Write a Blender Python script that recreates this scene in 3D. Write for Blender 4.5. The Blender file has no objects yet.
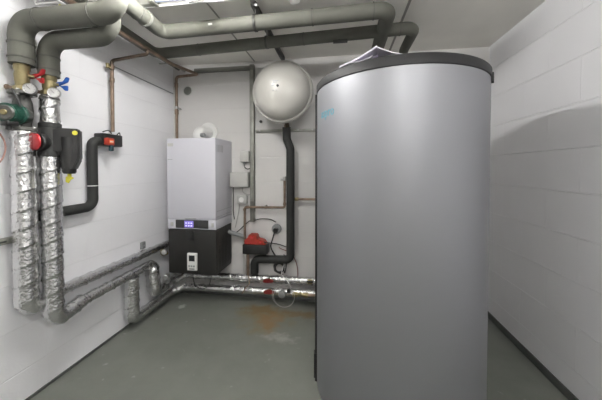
import bpy, bmesh, math, random
from mathutils import Vector, Matrix, noise
random.seed(4)
S = bpy.context.scene
C = S.collection
PI = math.pi
V = Vector

# ------------------------------------------------------------------ materials
def nodes(name):
    m = bpy.data.materials.new(name); m.use_nodes = True
    nt = m.node_tree; b = nt.nodes['Principled BSDF']
    return m, nt, b
def N(nt, t, **kw):
    n = nt.nodes.new(t)
    for k, v in kw.items(): setattr(n, k, v)
    return n
def mat(name, col, rough=.5, metal=0., bump=0., bscale=60., var=0., vscale=6., dist=.002, emit=None, coat=0.):
    m, nt, b = nodes(name)
    b.inputs['Base Color'].default_value = (*col, 1)
    b.inputs['Roughness'].default_value = rough
    b.inputs['Metallic'].default_value = metal
    if coat: b.inputs['Coat Weight'].default_value = coat
    tc = N(nt, 'ShaderNodeTexCoord')
    if var:
        no = N(nt, 'ShaderNodeTexNoise'); no.inputs['Scale'].default_value = vscale; no.inputs['Detail'].default_value = 5
        nt.links.new(tc.outputs['Object'], no.inputs['Vector'])
        r = N(nt, 'ShaderNodeValToRGB')
        r.color_ramp.elements[0].position = .3; r.color_ramp.elements[1].position = .72
        r.color_ramp.elements[0].color = (*[c*(1-var) for c in col], 1)
        r.color_ramp.elements[1].color = (*[min(1, c*(1+var)) for c in col], 1)
        nt.links.new(no.outputs['Fac'], r.inputs['Fac']); nt.links.new(r.outputs['Color'], b.inputs['Base Color'])
    if bump:
        no = N(nt, 'ShaderNodeTexNoise'); no.inputs['Scale'].default_value = bscale; no.inputs['Detail'].default_value = 4
        nt.links.new(tc.outputs['Object'], no.inputs['Vector'])
        bp = N(nt, 'ShaderNodeBump'); bp.inputs['Strength'].default_value = bump; bp.inputs['Distance'].default_value = dist
        nt.links.new(no.outputs['Fac'], bp.inputs['Height']); nt.links.new(bp.outputs['Normal'], b.inputs['Normal'])
    if emit:
        b.inputs['Emission Color'].default_value = (*emit[0], 1); b.inputs['Emission Strength'].default_value = emit[1]
    return m

def wall_mat(name, u, col=(.88, .88, .90), joint=1.0, uoff=0., ridge=False):
    """painted blockwork: u = which axis runs along the wall ('X' or 'Y')"""
    m, nt, b = nodes(name)
    L = nt.links.new
    tc = N(nt, 'ShaderNodeTexCoord'); sp = N(nt, 'ShaderNodeSeparateXYZ'); L(tc.outputs['Object'], sp.inputs[0])
    ad = N(nt, 'ShaderNodeMath', operation='ADD'); ad.inputs[1].default_value = uoff; L(sp.outputs[u], ad.inputs[0])
    az = N(nt, 'ShaderNodeMath', operation='ADD'); az.inputs[1].default_value = -.198+.265*2; L(sp.outputs['Z'], az.inputs[0])
    cb = N(nt, 'ShaderNodeCombineXYZ'); L(ad.outputs[0], cb.inputs['X']); L(az.outputs[0], cb.inputs['Y'])
    br = N(nt, 'ShaderNodeTexBrick'); L(cb.outputs[0], br.inputs['Vector'])
    br.inputs['Scale'].default_value = 1; br.inputs['Brick Width'].default_value = .5; br.inputs['Row Height'].default_value = .265
    br.inputs['Mortar Size'].default_value = .0045; br.inputs['Mortar Smooth'].default_value = .6
    br.inputs['Color1'].default_value = (1, 1, 1, 1); br.inputs['Color2'].default_value = (1, 1, 1, 1)
    bd = N(nt, 'ShaderNodeTexBrick'); L(cb.outputs[0], bd.inputs['Vector'])          # bed joints only
    bd.inputs['Scale'].default_value = 1; bd.inputs['Brick Width'].default_value = 400.; bd.inputs['Row Height'].default_value = .265
    bd.inputs['Mortar Size'].default_value = .0045; bd.inputs['Mortar Smooth'].default_value = .6
    f1 = N(nt, 'ShaderNodeMath', operation='MULTIPLY'); f1.inputs[1].default_value = .3; L(br.outputs['Fac'], f1.inputs[0])
    jf = N(nt, 'ShaderNodeMath', operation='MULTIPLY_ADD'); jf.inputs[1].default_value = .7; L(bd.outputs['Fac'], jf.inputs[0]); L(f1.outputs[0], jf.inputs[2])
    no = N(nt, 'ShaderNodeTexNoise'); no.inputs['Scale'].default_value = 90; no.inputs['Detail'].default_value = 6
    L(tc.outputs['Object'], no.inputs['Vector'])
    n2 = N(nt, 'ShaderNodeTexNoise'); n2.inputs['Scale'].default_value = 2.2; n2.inputs['Detail'].default_value = 6
    L(tc.outputs['Object'], n2.inputs['Vector'])
    h = N(nt, 'ShaderNodeMath', operation='MULTIPLY_ADD'); h.inputs[1].default_value = joint if ridge else -joint; L(jf.outputs[0], h.inputs[0])
    nm = N(nt, 'ShaderNodeMath', operation='MULTIPLY'); nm.inputs[1].default_value = .22; L(no.outputs['Fac'], nm.inputs[0]); L(nm.outputs[0], h.inputs[2])
    bp = N(nt, 'ShaderNodeBump'); bp.inputs['Strength'].default_value = .8; bp.inputs['Distance'].default_value = .003
    L(h.outputs[0], bp.inputs['Height']); L(bp.outputs['Normal'], b.inputs['Normal'])
    r = N(nt, 'ShaderNodeValToRGB'); r.color_ramp.elements[0].position = .3; r.color_ramp.elements[1].position = .7
    r.color_ramp.elements[0].color = (*[c*.955 for c in col], 1); r.color_ramp.elements[1].color = (*col, 1)
    L(n2.outputs['Fac'], r.inputs['Fac'])
    mx = N(nt, 'ShaderNodeMix', data_type='RGBA', blend_type='MULTIPLY'); 
    fm = N(nt, 'ShaderNodeMath', operation='MULTIPLY'); fm.inputs[1].default_value = .35 if ridge else .16*joint; L(jf.outputs[0], fm.inputs[0])
    L(fm.outputs[0], mx.inputs[0]); L(r.outputs['Color'], mx.inputs[6]); mx.inputs[7].default_value = (1.12, 1.12, 1.12, 1) if ridge else (.4, .4, .4, 1)
    L(mx.outputs[2], b.inputs['Base Color']); b.inputs['Roughness'].default_value = .62
    return m

def floor_mat():
    m, nt, b = nodes('painted_floor'); L = nt.links.new
    tc = N(nt, 'ShaderNodeTexCoord')
    n1 = N(nt, 'ShaderNodeTexNoise'); n1.inputs['Scale'].default_value = 3.; n1.inputs['Detail'].default_value = 8; n1.inputs['Roughness'].default_value = .65
    L(tc.outputs['Object'], n1.inputs['Vector'])
    r = N(nt, 'ShaderNodeValToRGB'); r.color_ramp.elements[0].position = .3; r.color_ramp.elements[1].position = .72
    r.color_ramp.elements[0].color = (.150, .160, .140, 1); r.color_ramp.elements[1].color = (.195, .205, .182, 1)
    L(n1.outputs['Fac'], r.inputs['Fac'])
    # pale scuffs
    n3 = N(nt, 'ShaderNodeTexNoise'); n3.inputs['Scale'].default_value = 14; n3.inputs['Detail'].default_value = 6
    L(tc.outputs['Object'], n3.inputs['Vector'])
    r3 = N(nt, 'ShaderNodeValToRGB'); r3.color_ramp.elements[0].position = .66; r3.color_ramp.elements[1].position = .8
    L(n3.outputs['Fac'], r3.inputs['Fac'])
    mx0 = N(nt, 'ShaderNodeMix', data_type='RGBA'); L(r3.outputs['Color'], mx0.inputs[0]); L(r.outputs['Color'], mx0.inputs[6]); mx0.inputs[7].default_value = (.36, .37, .35, 1)
    cur = mx0.outputs[2]
    def blob(cur, cx, cy, rx, ry, col, amt, nscale, soft=.5):
        mp = N(nt, 'ShaderNodeMapping'); mp.inputs['Location'].default_value = (-cx/rx, -cy/ry, 0); mp.inputs['Scale'].default_value = (1/rx, 1/ry, 1)
        L(tc.outputs['Object'], mp.inputs['Vector'])
        ln = N(nt, 'ShaderNodeVectorMath', operation='LENGTH'); L(mp.outputs[0], ln.inputs[0])
        nn = N(nt, 'ShaderNodeTexNoise'); nn.inputs['Scale'].default_value = nscale; nn.inputs['Detail'].default_value = 6
        L(tc.outputs['Object'], nn.inputs['Vector'])
        a = N(nt, 'ShaderNodeMath', operation='MULTIPLY_ADD'); a.inputs[1].default_value = 2.4; L(nn.outputs['Fac'], a.inputs[0])
        s1 = N(nt, 'ShaderNodeMath', operation='SUBTRACT'); s1.inputs[0].default_value = -.2; L(ln.outputs['Value'], s1.inputs[1])
        L(s1.outputs[0], a.inputs[2])
        mr = N(nt, 'ShaderNodeMapRange'); mr.inputs[1].default_value = 0; mr.inputs[2].default_value = soft; mr.inputs[3].default_value = 0; mr.inputs[4].default_value = amt
        L(a.outputs[0], mr.inputs[0])
        mx = N(nt, 'ShaderNodeMix', data_type='RGBA'); L(mr.outputs[0], mx.inputs[0]); L(cur, mx.inputs[6]); mx.inputs[7].default_value = (*col, 1)
        return mx.outputs[2]
    cur = blob(cur, -.72, 2.42, -.0+.30, .26, (.185, .15, .075), .8, 7, .9)      # rust wash
    cur = blob(cur, -.80, 2.56, .2, .10, (.175, .115, .045), .9, 10, .6)
    cur = blob(cur, -.40, 2.53, .34, .08, (.17, .115, .05), .85, 12, .7)
    cur = blob(cur, -.66, 2.38, .14, .18, (.21, .13, .055), .85, 12, .7)
    cur = blob(cur, -.50, 2.15, .16, .07, (.42, .42, .38), .5, 16, .8)       # limescale
    cur = blob(cur, -1.60, 2.50, .045, .05, (.50, .51, .48), .7, 22, .6)
    L(cur, b.inputs['Base Color'])
    mr = N(nt, 'ShaderNodeMapRange'); mr.inputs[3].default_value = .30; mr.inputs[4].default_value = .5
    L(n1.outputs['Fac'], mr.inputs[0]); L(mr.outputs[0], b.inputs['Roughness'])
    bp = N(nt, 'ShaderNodeBump'); bp.inputs['Strength'].default_value = .12; bp.inputs['Distance'].default_value = .002
    L(n3.outputs['Fac'], bp.inputs['Height']); L(bp.outputs['Normal'], b.inputs['Normal'])
    return m

def foil_mat(name='foil', col=(.70, .70, .70)):
    m, nt, b = nodes(name); L = nt.links.new
    b.inputs['Base Color'].default_value = (*col, 1); b.inputs['Metallic'].default_value = .97; b.inputs['Roughness'].default_value = .20
    tc = N(nt, 'ShaderNodeTexCoord')
    n1 = N(nt, 'ShaderNodeTexNoise'); n1.inputs['Scale'].default_value = 30; n1.inputs['Detail'].default_value = 4; n1.inputs['Distortion'].default_value = 1.6
    vo = N(nt, 'ShaderNodeTexVoronoi', feature='DISTANCE_TO_EDGE'); vo.inputs['Scale'].default_value = 42
    L(tc.outputs['Object'], n1.inputs['Vector']); L(tc.outputs['Object'], vo.inputs['Vector'])
    a = N(nt, 'ShaderNodeMath', operation='MULTIPLY_ADD'); a.inputs[1].default_value = 1.1; L(vo.outputs['Distance'], a.inputs[0]); L(n1.outputs['Fac'], a.inputs[2])
    bp = N(nt, 'ShaderNodeBump'); bp.inputs['Strength'].default_value = .5; bp.inputs['Distance'].default_value = .006
    L(a.outputs[0], bp.inputs['Height']); L(bp.outputs['Normal'], b.inputs['Normal'])
    return m

def tank_mat():
    m, nt, b = nodes('silver_tank_skin'); L = nt.links.new
    b.inputs['Base Color'].default_value = (.315, .32, .338, 1); b.inputs['Metallic'].default_value = .75; b.inputs['Roughness'].default_value = .56
    tc = N(nt, 'ShaderNodeTexCoord')
    n1 = N(nt, 'ShaderNodeTexNoise'); n1.inputs['Scale'].default_value = 350; n1.inputs['Detail'].default_value = 2
    L(tc.outputs['Object'], n1.inputs['Vector'])
    bp = N(nt, 'ShaderNodeBump'); bp.inputs['Strength'].default_value = .08; bp.inputs['Distance'].default_value = .001
    L(n1.outputs['Fac'], bp.inputs['Height']); L(bp.outputs['Normal'], b.inputs['Normal'])
    return m

M = {}
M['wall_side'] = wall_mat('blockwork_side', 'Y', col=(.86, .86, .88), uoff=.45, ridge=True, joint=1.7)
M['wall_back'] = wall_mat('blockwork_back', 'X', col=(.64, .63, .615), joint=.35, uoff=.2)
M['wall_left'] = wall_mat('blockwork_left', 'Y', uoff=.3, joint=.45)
M['ceiling'] = mat('ceiling_paint', (.86, .845, .79), .8, bump=.3, bscale=30, var=.05, vscale=3)
M['floor'] = floor_mat()
M['kerb'] = mat('skirting_paint', (.10, .105, .10), .5, var=.15, vscale=9)
M['seam'] = mat('ceiling_joint', (.30, .295, .27), .8)
M['foil'] = foil_mat()
M['tape'] = mat('foil_tape', (.9, .9, .9), .2, 1., bump=.5, bscale=50, dist=.002)
M['rubber'] = mat('grey_insulation', (.115, .117, .098), .75, bump=.35, bscale=40, var=.12, vscale=7)
M['rubber_dark'] = mat('grey_insulation_joint', (.09, .09, .08), .8)
M['black_foam'] = mat('black_insulation', (.020, .021, .020), .7, bump=.4, bscale=45, var=.15)
M['black'] = mat('black_plastic', (.014, .014, .014), .42)
M['stand'] = mat('charcoal_cover', (.015, .0145, .013), .55, bump=.2, bscale=25)
M['tank'] = tank_mat()
M['lid'] = mat('dark_grey_lid', (.016, .016, .017), .62)
M['logo'] = mat('light_blue_print', (.10, .34, .44), .5)
M['white'] = mat('white_enamel', (.60, .60, .65), .35)
M['white_plastic'] = mat('white_plastic', (.78, .78, .76), .4)
M['vessel'] = mat('cream_vessel_paint', (.50, .49, .455), .3)
M['galv'] = mat('galvanised_steel', (.33, .335, .30), .5, .55, var=.2, vscale=12)
M['trunk'] = mat('grey_trunking', (.17, .17, .15), .55, var=.1)
M['steel'] = mat('steel', (.5, .5, .5), .35, .9)
M['darksteel'] = mat('dark_steel', (.07, .07, .065), .5, .5)
M['copper'] = mat('aged_copper', (.23, .165, .12), .52, .4, var=.3, vscale=18)
M['oldcopper'] = mat('dull_brown_copper', (.10, .075, .055), .5, .6, var=.3, vscale=18)
M['brass'] = mat('brass', (.26, .22, .115), .5, .6, var=.15, vscale=25)
M['red'] = mat('red_plastic', (.42, .02, .025), .42)
M['red_dark'] = mat('dull_red_handle', (.20, .018, .015), .5)
M['redbrown'] = mat('red_orange_cover', (.36, .035, .018), .5)
M['blue'] = mat('blue_plastic', (.03, .13, .50), .42)
M['green'] = mat('green_pump_paint', (.006, .055, .036), .35)
M['teal'] = mat('dark_teal_plastic', (.01, .035, .045), .4)
M['castgrey'] = mat('grey_casting', (.13, .13, .12), .5, .4, var=.2, vscale=30)
M['dial'] = mat('dial_face', (.55, .55, .54), .3)
M['yellow'] = mat('yellow_plastic', (.62, .58, .05), .45)
M['box'] = mat('light_grey_plastic', (.50, .50, .48), .5)
M['socket'] = mat('mid_grey_plastic', (.25, .26, .26), .5)
M['cable'] = mat('black_cable', (.015, .015, .015), .5)
M['cable_grey'] = mat('grey_cable', (.38, .38, .36), .5)
M['cable_red'] = mat('brown_red_cable', (.16, .035, .03), .5)
M['cable_pink'] = mat('salmon_hose', (.36, .20, .17), .4)
M['panel'] = mat('dark_control_panel', (.045, .045, .045), .25)
M['lcd'] = mat('violet_display', (.12, .1, .3), .25, emit=((.30, .24, .80), .28))
M['lcdtxt'] = mat('display_digits', (.6, .6, .9), .3, emit=((.6, .55, .9), .35))
M['greylcd'] = mat('dark_screen', (.03, .035, .035), .2)
M['name'] = mat('grey_print', (.35, .36, .38), .4)
M['paper'] = mat('glossy_paper', (.62, .60, .66), .3)
M['paper_shade'] = mat('lilac_paper_shade', (.42, .36, .52), .35)  # shade inside the folded brochure, put into the paper colour
M['hole'] = mat('vent_grey', (.14, .145, .13), .7)
M['orange'] = mat('orange_plastic', (.75, .16, .03), .45)
M['lamp'] = mat('lit_diffuser', (.9, .9, .9), .5, emit=((1., .985, .97), 98.))
M['fill_lamp'] = mat('fill_diffuser_rear', (.9, .9, .9), .5, emit=((1., .985, .97), 72.))  # glow of the added fill light behind the camera
M['tube_glass'] = mat('blue_grey_tube', (.33, .38, .45), .15, .2)

# ------------------------------------------------------------------ geometry helpers (everything in room coordinates, metres)
def box(bm, lo, hi, bev=0., seg=2):
    lo = V(lo); hi = V(hi); c = (lo+hi)/2; s = hi-lo
    r = bmesh.ops.create_cube(bm, size=1)
    bmesh.ops.scale(bm, vec=s, verts=r['verts']); bmesh.ops.translate(bm, vec=c, verts=r['verts'])
    if bev:
        es = list({e for v in r['verts'] for e in v.link_edges})
        bmesh.ops.bevel(bm, geom=es, offset=bev, segments=seg, affect='EDGES', profile=.5)
def centre(pts, fil):
    pts = [V(p) for p in pts]; out = [(pts[0], 0.)]
    for i in range(1, len(pts)-1):
        p = pts[i]; a = (pts[i-1]-p); b = (pts[i+1]-p); la, lb = a.length, b.length; a.normalize(); b.normalize()
        ang = a.angle(b)
        if ang > PI-.02: out.append((p, float(i))); continue
        f = fil[i] if isinstance(fil, (list, tuple)) else fil
        t = min(f/math.tan(ang/2), la*.49, lb*.49); R = t*math.tan(ang/2)
        bis = (a+b).normalized(); cen = p+bis*(R/math.sin(ang/2))
        s = p+a*t; e = p+b*t; n = 9
        va = s-cen; vb = e-cen; tot = va.angle(vb); ax = va.cross(vb).normalized()
        for k in range(n+1):
            q = Matrix.Rotation(tot*k/n, 3, ax) @ va
            out.append((cen+q, i-.5+k/n))
    out.append((pts[-1], float(len(pts)-1)))
    return out
def tube(bm, pts, r, fil=.05, seg=16, ds=None, foil=0., cap=True, seedv=0., pitch=.105):
    """r: a radius or one per segment; blended inside the elbows"""
    cl = centre(pts, fil)
    nseg = len(pts)-1
    rs = r if isinstance(r, (list, tuple)) else [r]*nseg
    def rad(t):                         # t: elbow i spans i-.5 .. i+.5
        i = int(math.floor(t+.5)); 
        if i <= 0: return rs[0]
        if i >= nseg: return rs[-1]
        k = t-(i-.5); return rs[i-1]*(1-k)+rs[i]*k
    P = []
    for j, (p, t) in enumerate(cl):
        if j and ds:
            q, tq = cl[j-1]; n = int((p-q).length/ds)
            for k in range(1, n): P.append((q.lerp(p, k/n), rad(tq) if k < n*.5 else rad(t)))
        P.append((p, rad(t)))
    rings = []; up = None; s = 0.
    for j, (p, rr) in enumerate(P):
        a = P[max(j-1, 0)][0]; b = P[min(j+1, len(P)-1)][0]; d = (b-a)
        if d.length < 1e-9: continue
        d.normalize()
        if up is None:
            up = V((0, 0, 1)) if abs(d.z) < .9 else V((0, 1, 0))
        up = (up-d*up.dot(d)).normalized(); sd = d.cross(up)
        if j: s += (p-P[j-1][0]).length
        ring = []
        for k in range(seg):
            th = 2*PI*k/seg; q = rr
            dirv = sd*math.cos(th)+up*math.sin(th)
            if foil:
                h = ((s+seedv)/pitch+th/(2*PI)) % 1.
                q += foil*(1.0*h-.4 + (1.5 if h < .10 else 0)) + foil*.5*noise.noise((p+dirv*rr)*26+V((seedv, 0, 0)))+foil*.5*noise.noise((p+dirv*rr)*75)
            ring.append(bm.verts.new(p+dirv*q))
        rings.append(ring)
    for A, B in zip(rings, rings[1:]):
        for k in range(seg):
            bm.faces.new((A[k], A[(k+1) % seg], B[(k+1) % seg], B[k]))
    if cap:
        bm.faces.new(list(reversed(rings[0]))); bm.faces.new(rings[-1])
def lathe(bm, base, axis, prof, seg=32):
    """prof: (distance along axis, radius)"""
    base = V(base); ax = V(axis).normalized(); u = ax.orthogonal().normalized(); w = ax.cross(u)
    rings = []
    for h, r in prof:
        if r < 1e-6: rings.append([bm.verts.new(base+ax*h)])
        else: rings.append([bm.verts.new(base+ax*h+(u*math.cos(2*PI*k/seg)+w*math.sin(2*PI*k/seg))*r) for k in range(seg)])
    for A, B in zip(rings, rings[1:]):
        for k in range(seg):
            k2 = (k+1) % seg
            if len(A) == 1 and len(B) == 1: continue
            if len(A) == 1: bm.faces.new((A[0], B[k2], B[k]))
            elif len(B) == 1: bm.faces.new((A[k], A[k2], B[0]))
            else: bm.faces.new((A[k], A[k2], B[k2], B[k]))
    if len(rings[0]) > 1: bm.faces.new(list(reversed(rings[0])))
    if len(rings[-1]) > 1: bm.faces.new(rings[-1])
def cyl(bm, a, b, r, seg=24, ch=.0):
    a = V(a); b = V(b); L_ = (b-a).length
    pr = [(0, r), (L_, r)] if not ch else [(0, r-ch), (ch, r), (L_-ch, r), (L_, r-ch)]
    lathe(bm, a, b-a, pr, seg)
def hexnut(bm, a, b, r): cyl(bm, a, b, r, 6)
def prism(bm, outline, d, bev=0.):
    """outline: points of a planar polygon, extruded by vector d"""
    vs = [bm.verts.new(V(p)) for p in outline]; f = bm.faces.new(vs)
    r = bmesh.ops.extrude_face_region(bm, geom=[f]); nv = [g for g in r['geom'] if isinstance(g, bmesh.types.BMVert)]
    bmesh.ops.translate(bm, vec=V(d), verts=nv)
    if bev:
        es = list({e for v in vs+nv for e in v.link_edges})
        bmesh.ops.bevel(bm, geom=es, offset=bev, segments=2, affect='EDGES')

ORG = {}
def thing(name, label, cat, loc, group=None):
    o = bpy.data.objects.new(name, None); C.objects.link(o); o.location = loc; o.empty_display_size = .1
    o['label'] = label; o['category'] = cat
    if group: o['group'] = group
    ORG[o.name] = V(loc); return o
def obj(name, build, m, parent=None, loc=None, label=None, smooth=40):
    """build: a function filling a bmesh in room coordinates; linked as one mesh object"""
    bm = bmesh.new(); build(bm)
    bmesh.ops.recalc_face_normals(bm, faces=bm.faces)
    o0 = ORG[parent.name] if parent else V(loc or (0, 0, 0))
    bmesh.ops.translate(bm, vec=-o0, verts=bm.verts)
    me = bpy.data.meshes.new(name); bm.to_mesh(me); bm.free()
    for p in me.polygons: p.use_smooth = True
    me.set_sharp_from_angle(angle=math.radians(smooth))
    me.materials.append(M[m])
    o = bpy.data.objects.new(name, me); C.objects.link(o)
    if parent: o.parent = parent
    else: o.location = o0
    ORG[o.name] = o0
    if label: o['label'] = label
    return o
def tag(o, label, cat, group=None):
    o['label'] = label; o['category'] = cat
    if group: o['group'] = group
    return o
def struct(name, build, m, loc=None, smooth=40):
    o = obj(name, build, m, None, loc, smooth=smooth); o['kind'] = 'structure'; return o
def parts(name, builders, m, parent):
    for f in builders: obj(name, f, m, parent)
def cy(a, b, r, seg=24, ch=0.): return lambda bm: cyl(bm, a, b, r, seg, ch)
B = lambda lo, hi, bev=0.: (lambda bm: box(bm, lo, hi, bev))
def T(pts, r, fil=.05, **k): return lambda bm: tube(bm, pts, r, fil, **k)
def spline(pts, n=8):
    P = [V(p) for p in pts]; out = []
    for i in range(len(P)-1):
        p0 = P[max(i-1, 0)]; p1 = P[i]; p2 = P[i+1]; p3 = P[min(i+2, len(P)-1)]
        for k in range(n):
            t = k/n
            out.append(.5*((2*p1)+(p2-p0)*t+(2*p0-5*p1+4*p2-p3)*t*t+(3*p1-p0-3*p2+p3)*t**3))
    out.append(P[-1]); return out
def cable(pts, r, n=8, seg=8): return lambda bm: tube(bm, spline(pts, n), r, .001, seg=seg)
def ringpts(c, r, ax='Y', n=28, a0=0, a1=2*PI):
    c = V(c); out = []
    for k in range(n+1):
        t = a0+(a1-a0)*k/n
        out.append(c+(V((math.cos(t)*r, 0, math.sin(t)*r)) if ax == 'Y' else V((0, math.cos(t)*r, math.sin(t)*r))))
    return out

# ------------------------------------------------------------------ the room
XL, XR, YB, YF, ZC = -1.873, 1.370, 2.80, -1.60, 2.545
struct('floor', B((XL-.15, YF-.15, -.12), (XR+.15, YB+.15, 0)), 'floor')
struct('ceiling', B((XL-.15, YF-.15, ZC), (XR+.15, YB+.15, ZC+.12)), 'ceiling')
struct('wall_left', B((XL-.15, YF-.15, 0), (XL, YB+.15, ZC)), 'wall_left')
struct('wall_right', B((XR, YF-.15, 0), (XR+.15, YB+.15, ZC)), 'wall_side')
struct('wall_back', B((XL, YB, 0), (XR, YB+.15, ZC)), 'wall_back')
struct('wall_front', B((XL, YF-.15, 0), (XR, YF, ZC)), 'wall_back')
struct('baseboard_right', B((XR-.012, YF, 0), (XR, YB-.012, .055), .003), 'kerb')
struct('baseboard_left', B((XL, YF, 0), (XL+.008, YB-.012, .018), .002), 'kerb')
struct('baseboard_back', B((XL, YB-.012, 0), (XR, YB, .045), .003), 'kerb')
for i, (x, w, y0) in enumerate([(-.925, .012, YF), (.455, .018, YF)]):
    struct('trim_%d' % (i+1), B((x-w/2, y0, ZC-.004), (x+w/2, YB, ZC)), 'seam')
for i, y in enumerate([1.72, .5]):
    struct('trim_%d' % (i+3), B((XL, y-.004, ZC-.003), (XR, y+.004, ZC)), 'seam')

# ------------------------------------------------------------------ buffer tank
TX, TY, TR = .337, 1.80, .498
t = thing('buffer_tank', 'tall silver-grey cylindrical heating buffer tank with dark lid', 'water tank', (TX, TY, 0))
obj('tank_body', lambda bm: lathe(bm, (TX, TY, 0), (0, 0, 1), [(.0, TR-.02), (.004, TR-.004), (.015, TR), (1.875, TR)], 128), 'tank', t)
ld = obj('lid', lambda bm: lathe(bm, (TX, TY, 1.875), (0, 0, 1), [(0, TR+.001), (.003, TR+.005), (.046, TR+.005), (.052, TR), (.055, TR-.02), (.056, 0)], 128), 'lid', t)
def arcstrip(a0, a1, z0, z1, r0, r1, n=6):
    def f(bm):
        o = []
        for k in range(n+1):
            a = math.radians(a0+(a1-a0)*k/n)
            o.append([bm.verts.new((TX+rr*math.cos(a), TY+rr*math.sin(a), z)) for rr, z in ((r0, z0), (r1, z0), (r1, z1), (r0, z1))])
        for A, Bq in zip(o, o[1:]):
            for k in range(4): bm.faces.new((A[k], A[(k+1) % 4], Bq[(k+1) % 4], Bq[k]))
        bm.faces.new(o[0]); bm.faces.new(list(reversed(o[-1])))
    return f
obj('edge_seam', arcstrip(184.0, 186.5, .0, 1.875, TR-.002, TR+.013), 'lid', t)
obj('closing_clip', arcstrip(183.0, 187.5, .03, .19, TR-.002, TR+.020), 'black', t)
obj('lid_clip', arcstrip(-31, -25, 1.855, 1.90, TR, TR+.012), 'lid', t)
def text_mesh(body, size, ext):
    cu = bpy.data.curves.new('print', 'FONT'); cu.body = body; cu.size = size; cu.extrude = ext
    cu.space_character = 1.08; cu.resolution_u = 3
    o = bpy.data.objects.new('print', cu); C.objects.link(o); bpy.context.view_layer.update()
    me = bpy.data.meshes.new_from_object(o.evaluated_get(bpy.context.evaluated_depsgraph_get()))
    bpy.data.objects.remove(o); bpy.data.curves.remove(cu); return me
lm = text_mesh('aspro', .076, .0007)
def logo(bm):
    bm.from_mesh(lm)
    for v in bm.verts:
        u, w, d = v.co
        a = math.radians(203.5)+u/TR*.80
        rr = TR+.001+d
        v.co = (TX+rr*math.cos(a), TY+rr*math.sin(a), 1.694+w)
obj('lettering', logo, 'logo', t, label='light blue lettering')

# brochure tent on the lid
t = thing('brochure', 'glossy white brochure lying half open on top of the grey tank', 'brochure', (.17, 1.5, 1.931))
def sheet(p0, p1, q0, q1, th):       # p0->p1 front edge, q0->q1 back edge
    def f(bm):
        n = 8; vs = []
        for k in range(n+1):
            tt = k/n; sag = -.008*math.sin(PI*tt)
            a = V(p0).lerp(V(p1), tt)+V((0, 0, sag)); b = V(q0).lerp(V(q1), tt)+V((0, 0, sag))
            vs.append([bm.verts.new(a), bm.verts.new(b), bm.verts.new(b+V((0, 0, th))), bm.verts.new(a+V((0, 0, th)))])
        for A, Bq in zip(vs, vs[1:]):
            for k in range(4): bm.faces.new((A[k], A[(k+1) % 4], Bq[(k+1) % 4], Bq[k]))
        bm.faces.new(vs[0]); bm.faces.new(list(reversed(vs[-1])))
    return f
obj('cover', sheet((-.015, 1.46, 1.936), (.172, 1.40, 2.006), (.03, 1.64, 1.936), (.20, 1.60, 1.995), .009), 'paper', t)
obj('cover', sheet((.172, 1.40, 2.004), (.325, 1.40, 1.955), (.20, 1.60, 1.995), (.37, 1.62, 1.94), .005), 'paper', t)
obj('inner_pages', sheet((.06, 1.43, 1.934), (.18, 1.42, 1.972), (.08, 1.60, 1.934), (.2, 1.60, 1.962), .003), 'paper_shade', t)  # lilac sheet paints the purple shade under the left leaf
obj('inner_pages', sheet((.03, 1.40, 1.934), (.15, 1.38, 1.955), (.05, 1.55, 1.934), (.17, 1.55, 1.945), .003), 'paper', t)

# ------------------------------------------------------------------ boiler on its charcoal lower cover
bx0, bx1, by0, by1 = -1.689, -1.185, 2.41, 2.80
t = thing('wall_boiler', 'white wall-hung gas boiler with a dark display strip above charcoal lower cover', 'boiler', (-1.437, 2.79, .385))
obj('casing', B((bx0, by0, .909), (bx1, by1, 1.692), .006), 'white', t)
def skirt(bm):
    box(bm, (bx0, by0+.004, .812), (bx1, by1, .906), .005)
obj('control_strip', skirt, 'white', t)
pn = obj('control_panel', B((-1.60, by0-.002, .822), (-1.262, by0+.02, .902), .002), 'panel', t)
sc = obj('display', B((-1.507, by0-.004, .830), (-1.413, by0+.01, .894), .001), 'lcd', t)
def digits(bm):
    for zz in (.848, .874):
        for k in range(3):
            x = -1.496+k*.027
            box(bm, (x, by0-.0045, zz-.006), (x+.016, by0-.003, zz+.004))
obj('display_digits', digits, 'lcdtxt', sc)
obj('button_field', B((-1.655, by0-.001, .838), (-1.628, by0+.012, .876), .002), 'box', t)
obj('button_field', B((-1.232, by0-.001, .838), (-1.208, by0+.012, .876), .002), 'box', t)
obj('nameplate', B((-1.50, by0-.0015, .912), (-1.385, by0+.01, .920)), 'name', t, label='pale grey nameplate')
obj('sticker', B((bx0+.01, by0-.001, 1.615), (bx0+.07, by0+.01, 1.645)), 'box', t)
obj('sticker', B((bx0+.01, by0-.001, 1.485), (bx0+.06, by0+.01, 1.492)), 'name', t)
def sidelines(bm):
    for z in (.93, .985): box(bm, (bx1-.002, by0+.02, z), (bx1+.0015, by1-.01, z+.004))
obj('side_groove', sidelines, 'name', t)
def vents(bm):
    for k in range(5): box(bm, (bx1-.002, by0+.03+k*.03, 1.56-.0*k), (bx1+.001, by0+.042+k*.03, 1.63))
obj('side_vent', vents, 'name', t)
def lower(bm):
    box(bm, (bx0, by0+.01, .368), (bx1, by1-.02, .808), .012)
lc = obj('lower_cover', lower, 'stand', t, label='charcoal lower cover')
obj('grip_recess', B((-1.50, by0+.004, .70), (-1.415, by0+.02, .804), .004), 'black', lc)
obj('side_rib', lambda bm: [box(bm, (bx1-.004, by0+.03+k*.035, .42), (bx1+.003, by0+.045+k*.035, .81), .002) for k in range(10)], 'stand', lc)
parts('drain_stub', [cy((bx0+.1+k*.09, 2.62, .335), (bx0+.1+k*.09, 2.62, .375), .016) for k in range(4)], 'copper', t)

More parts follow.
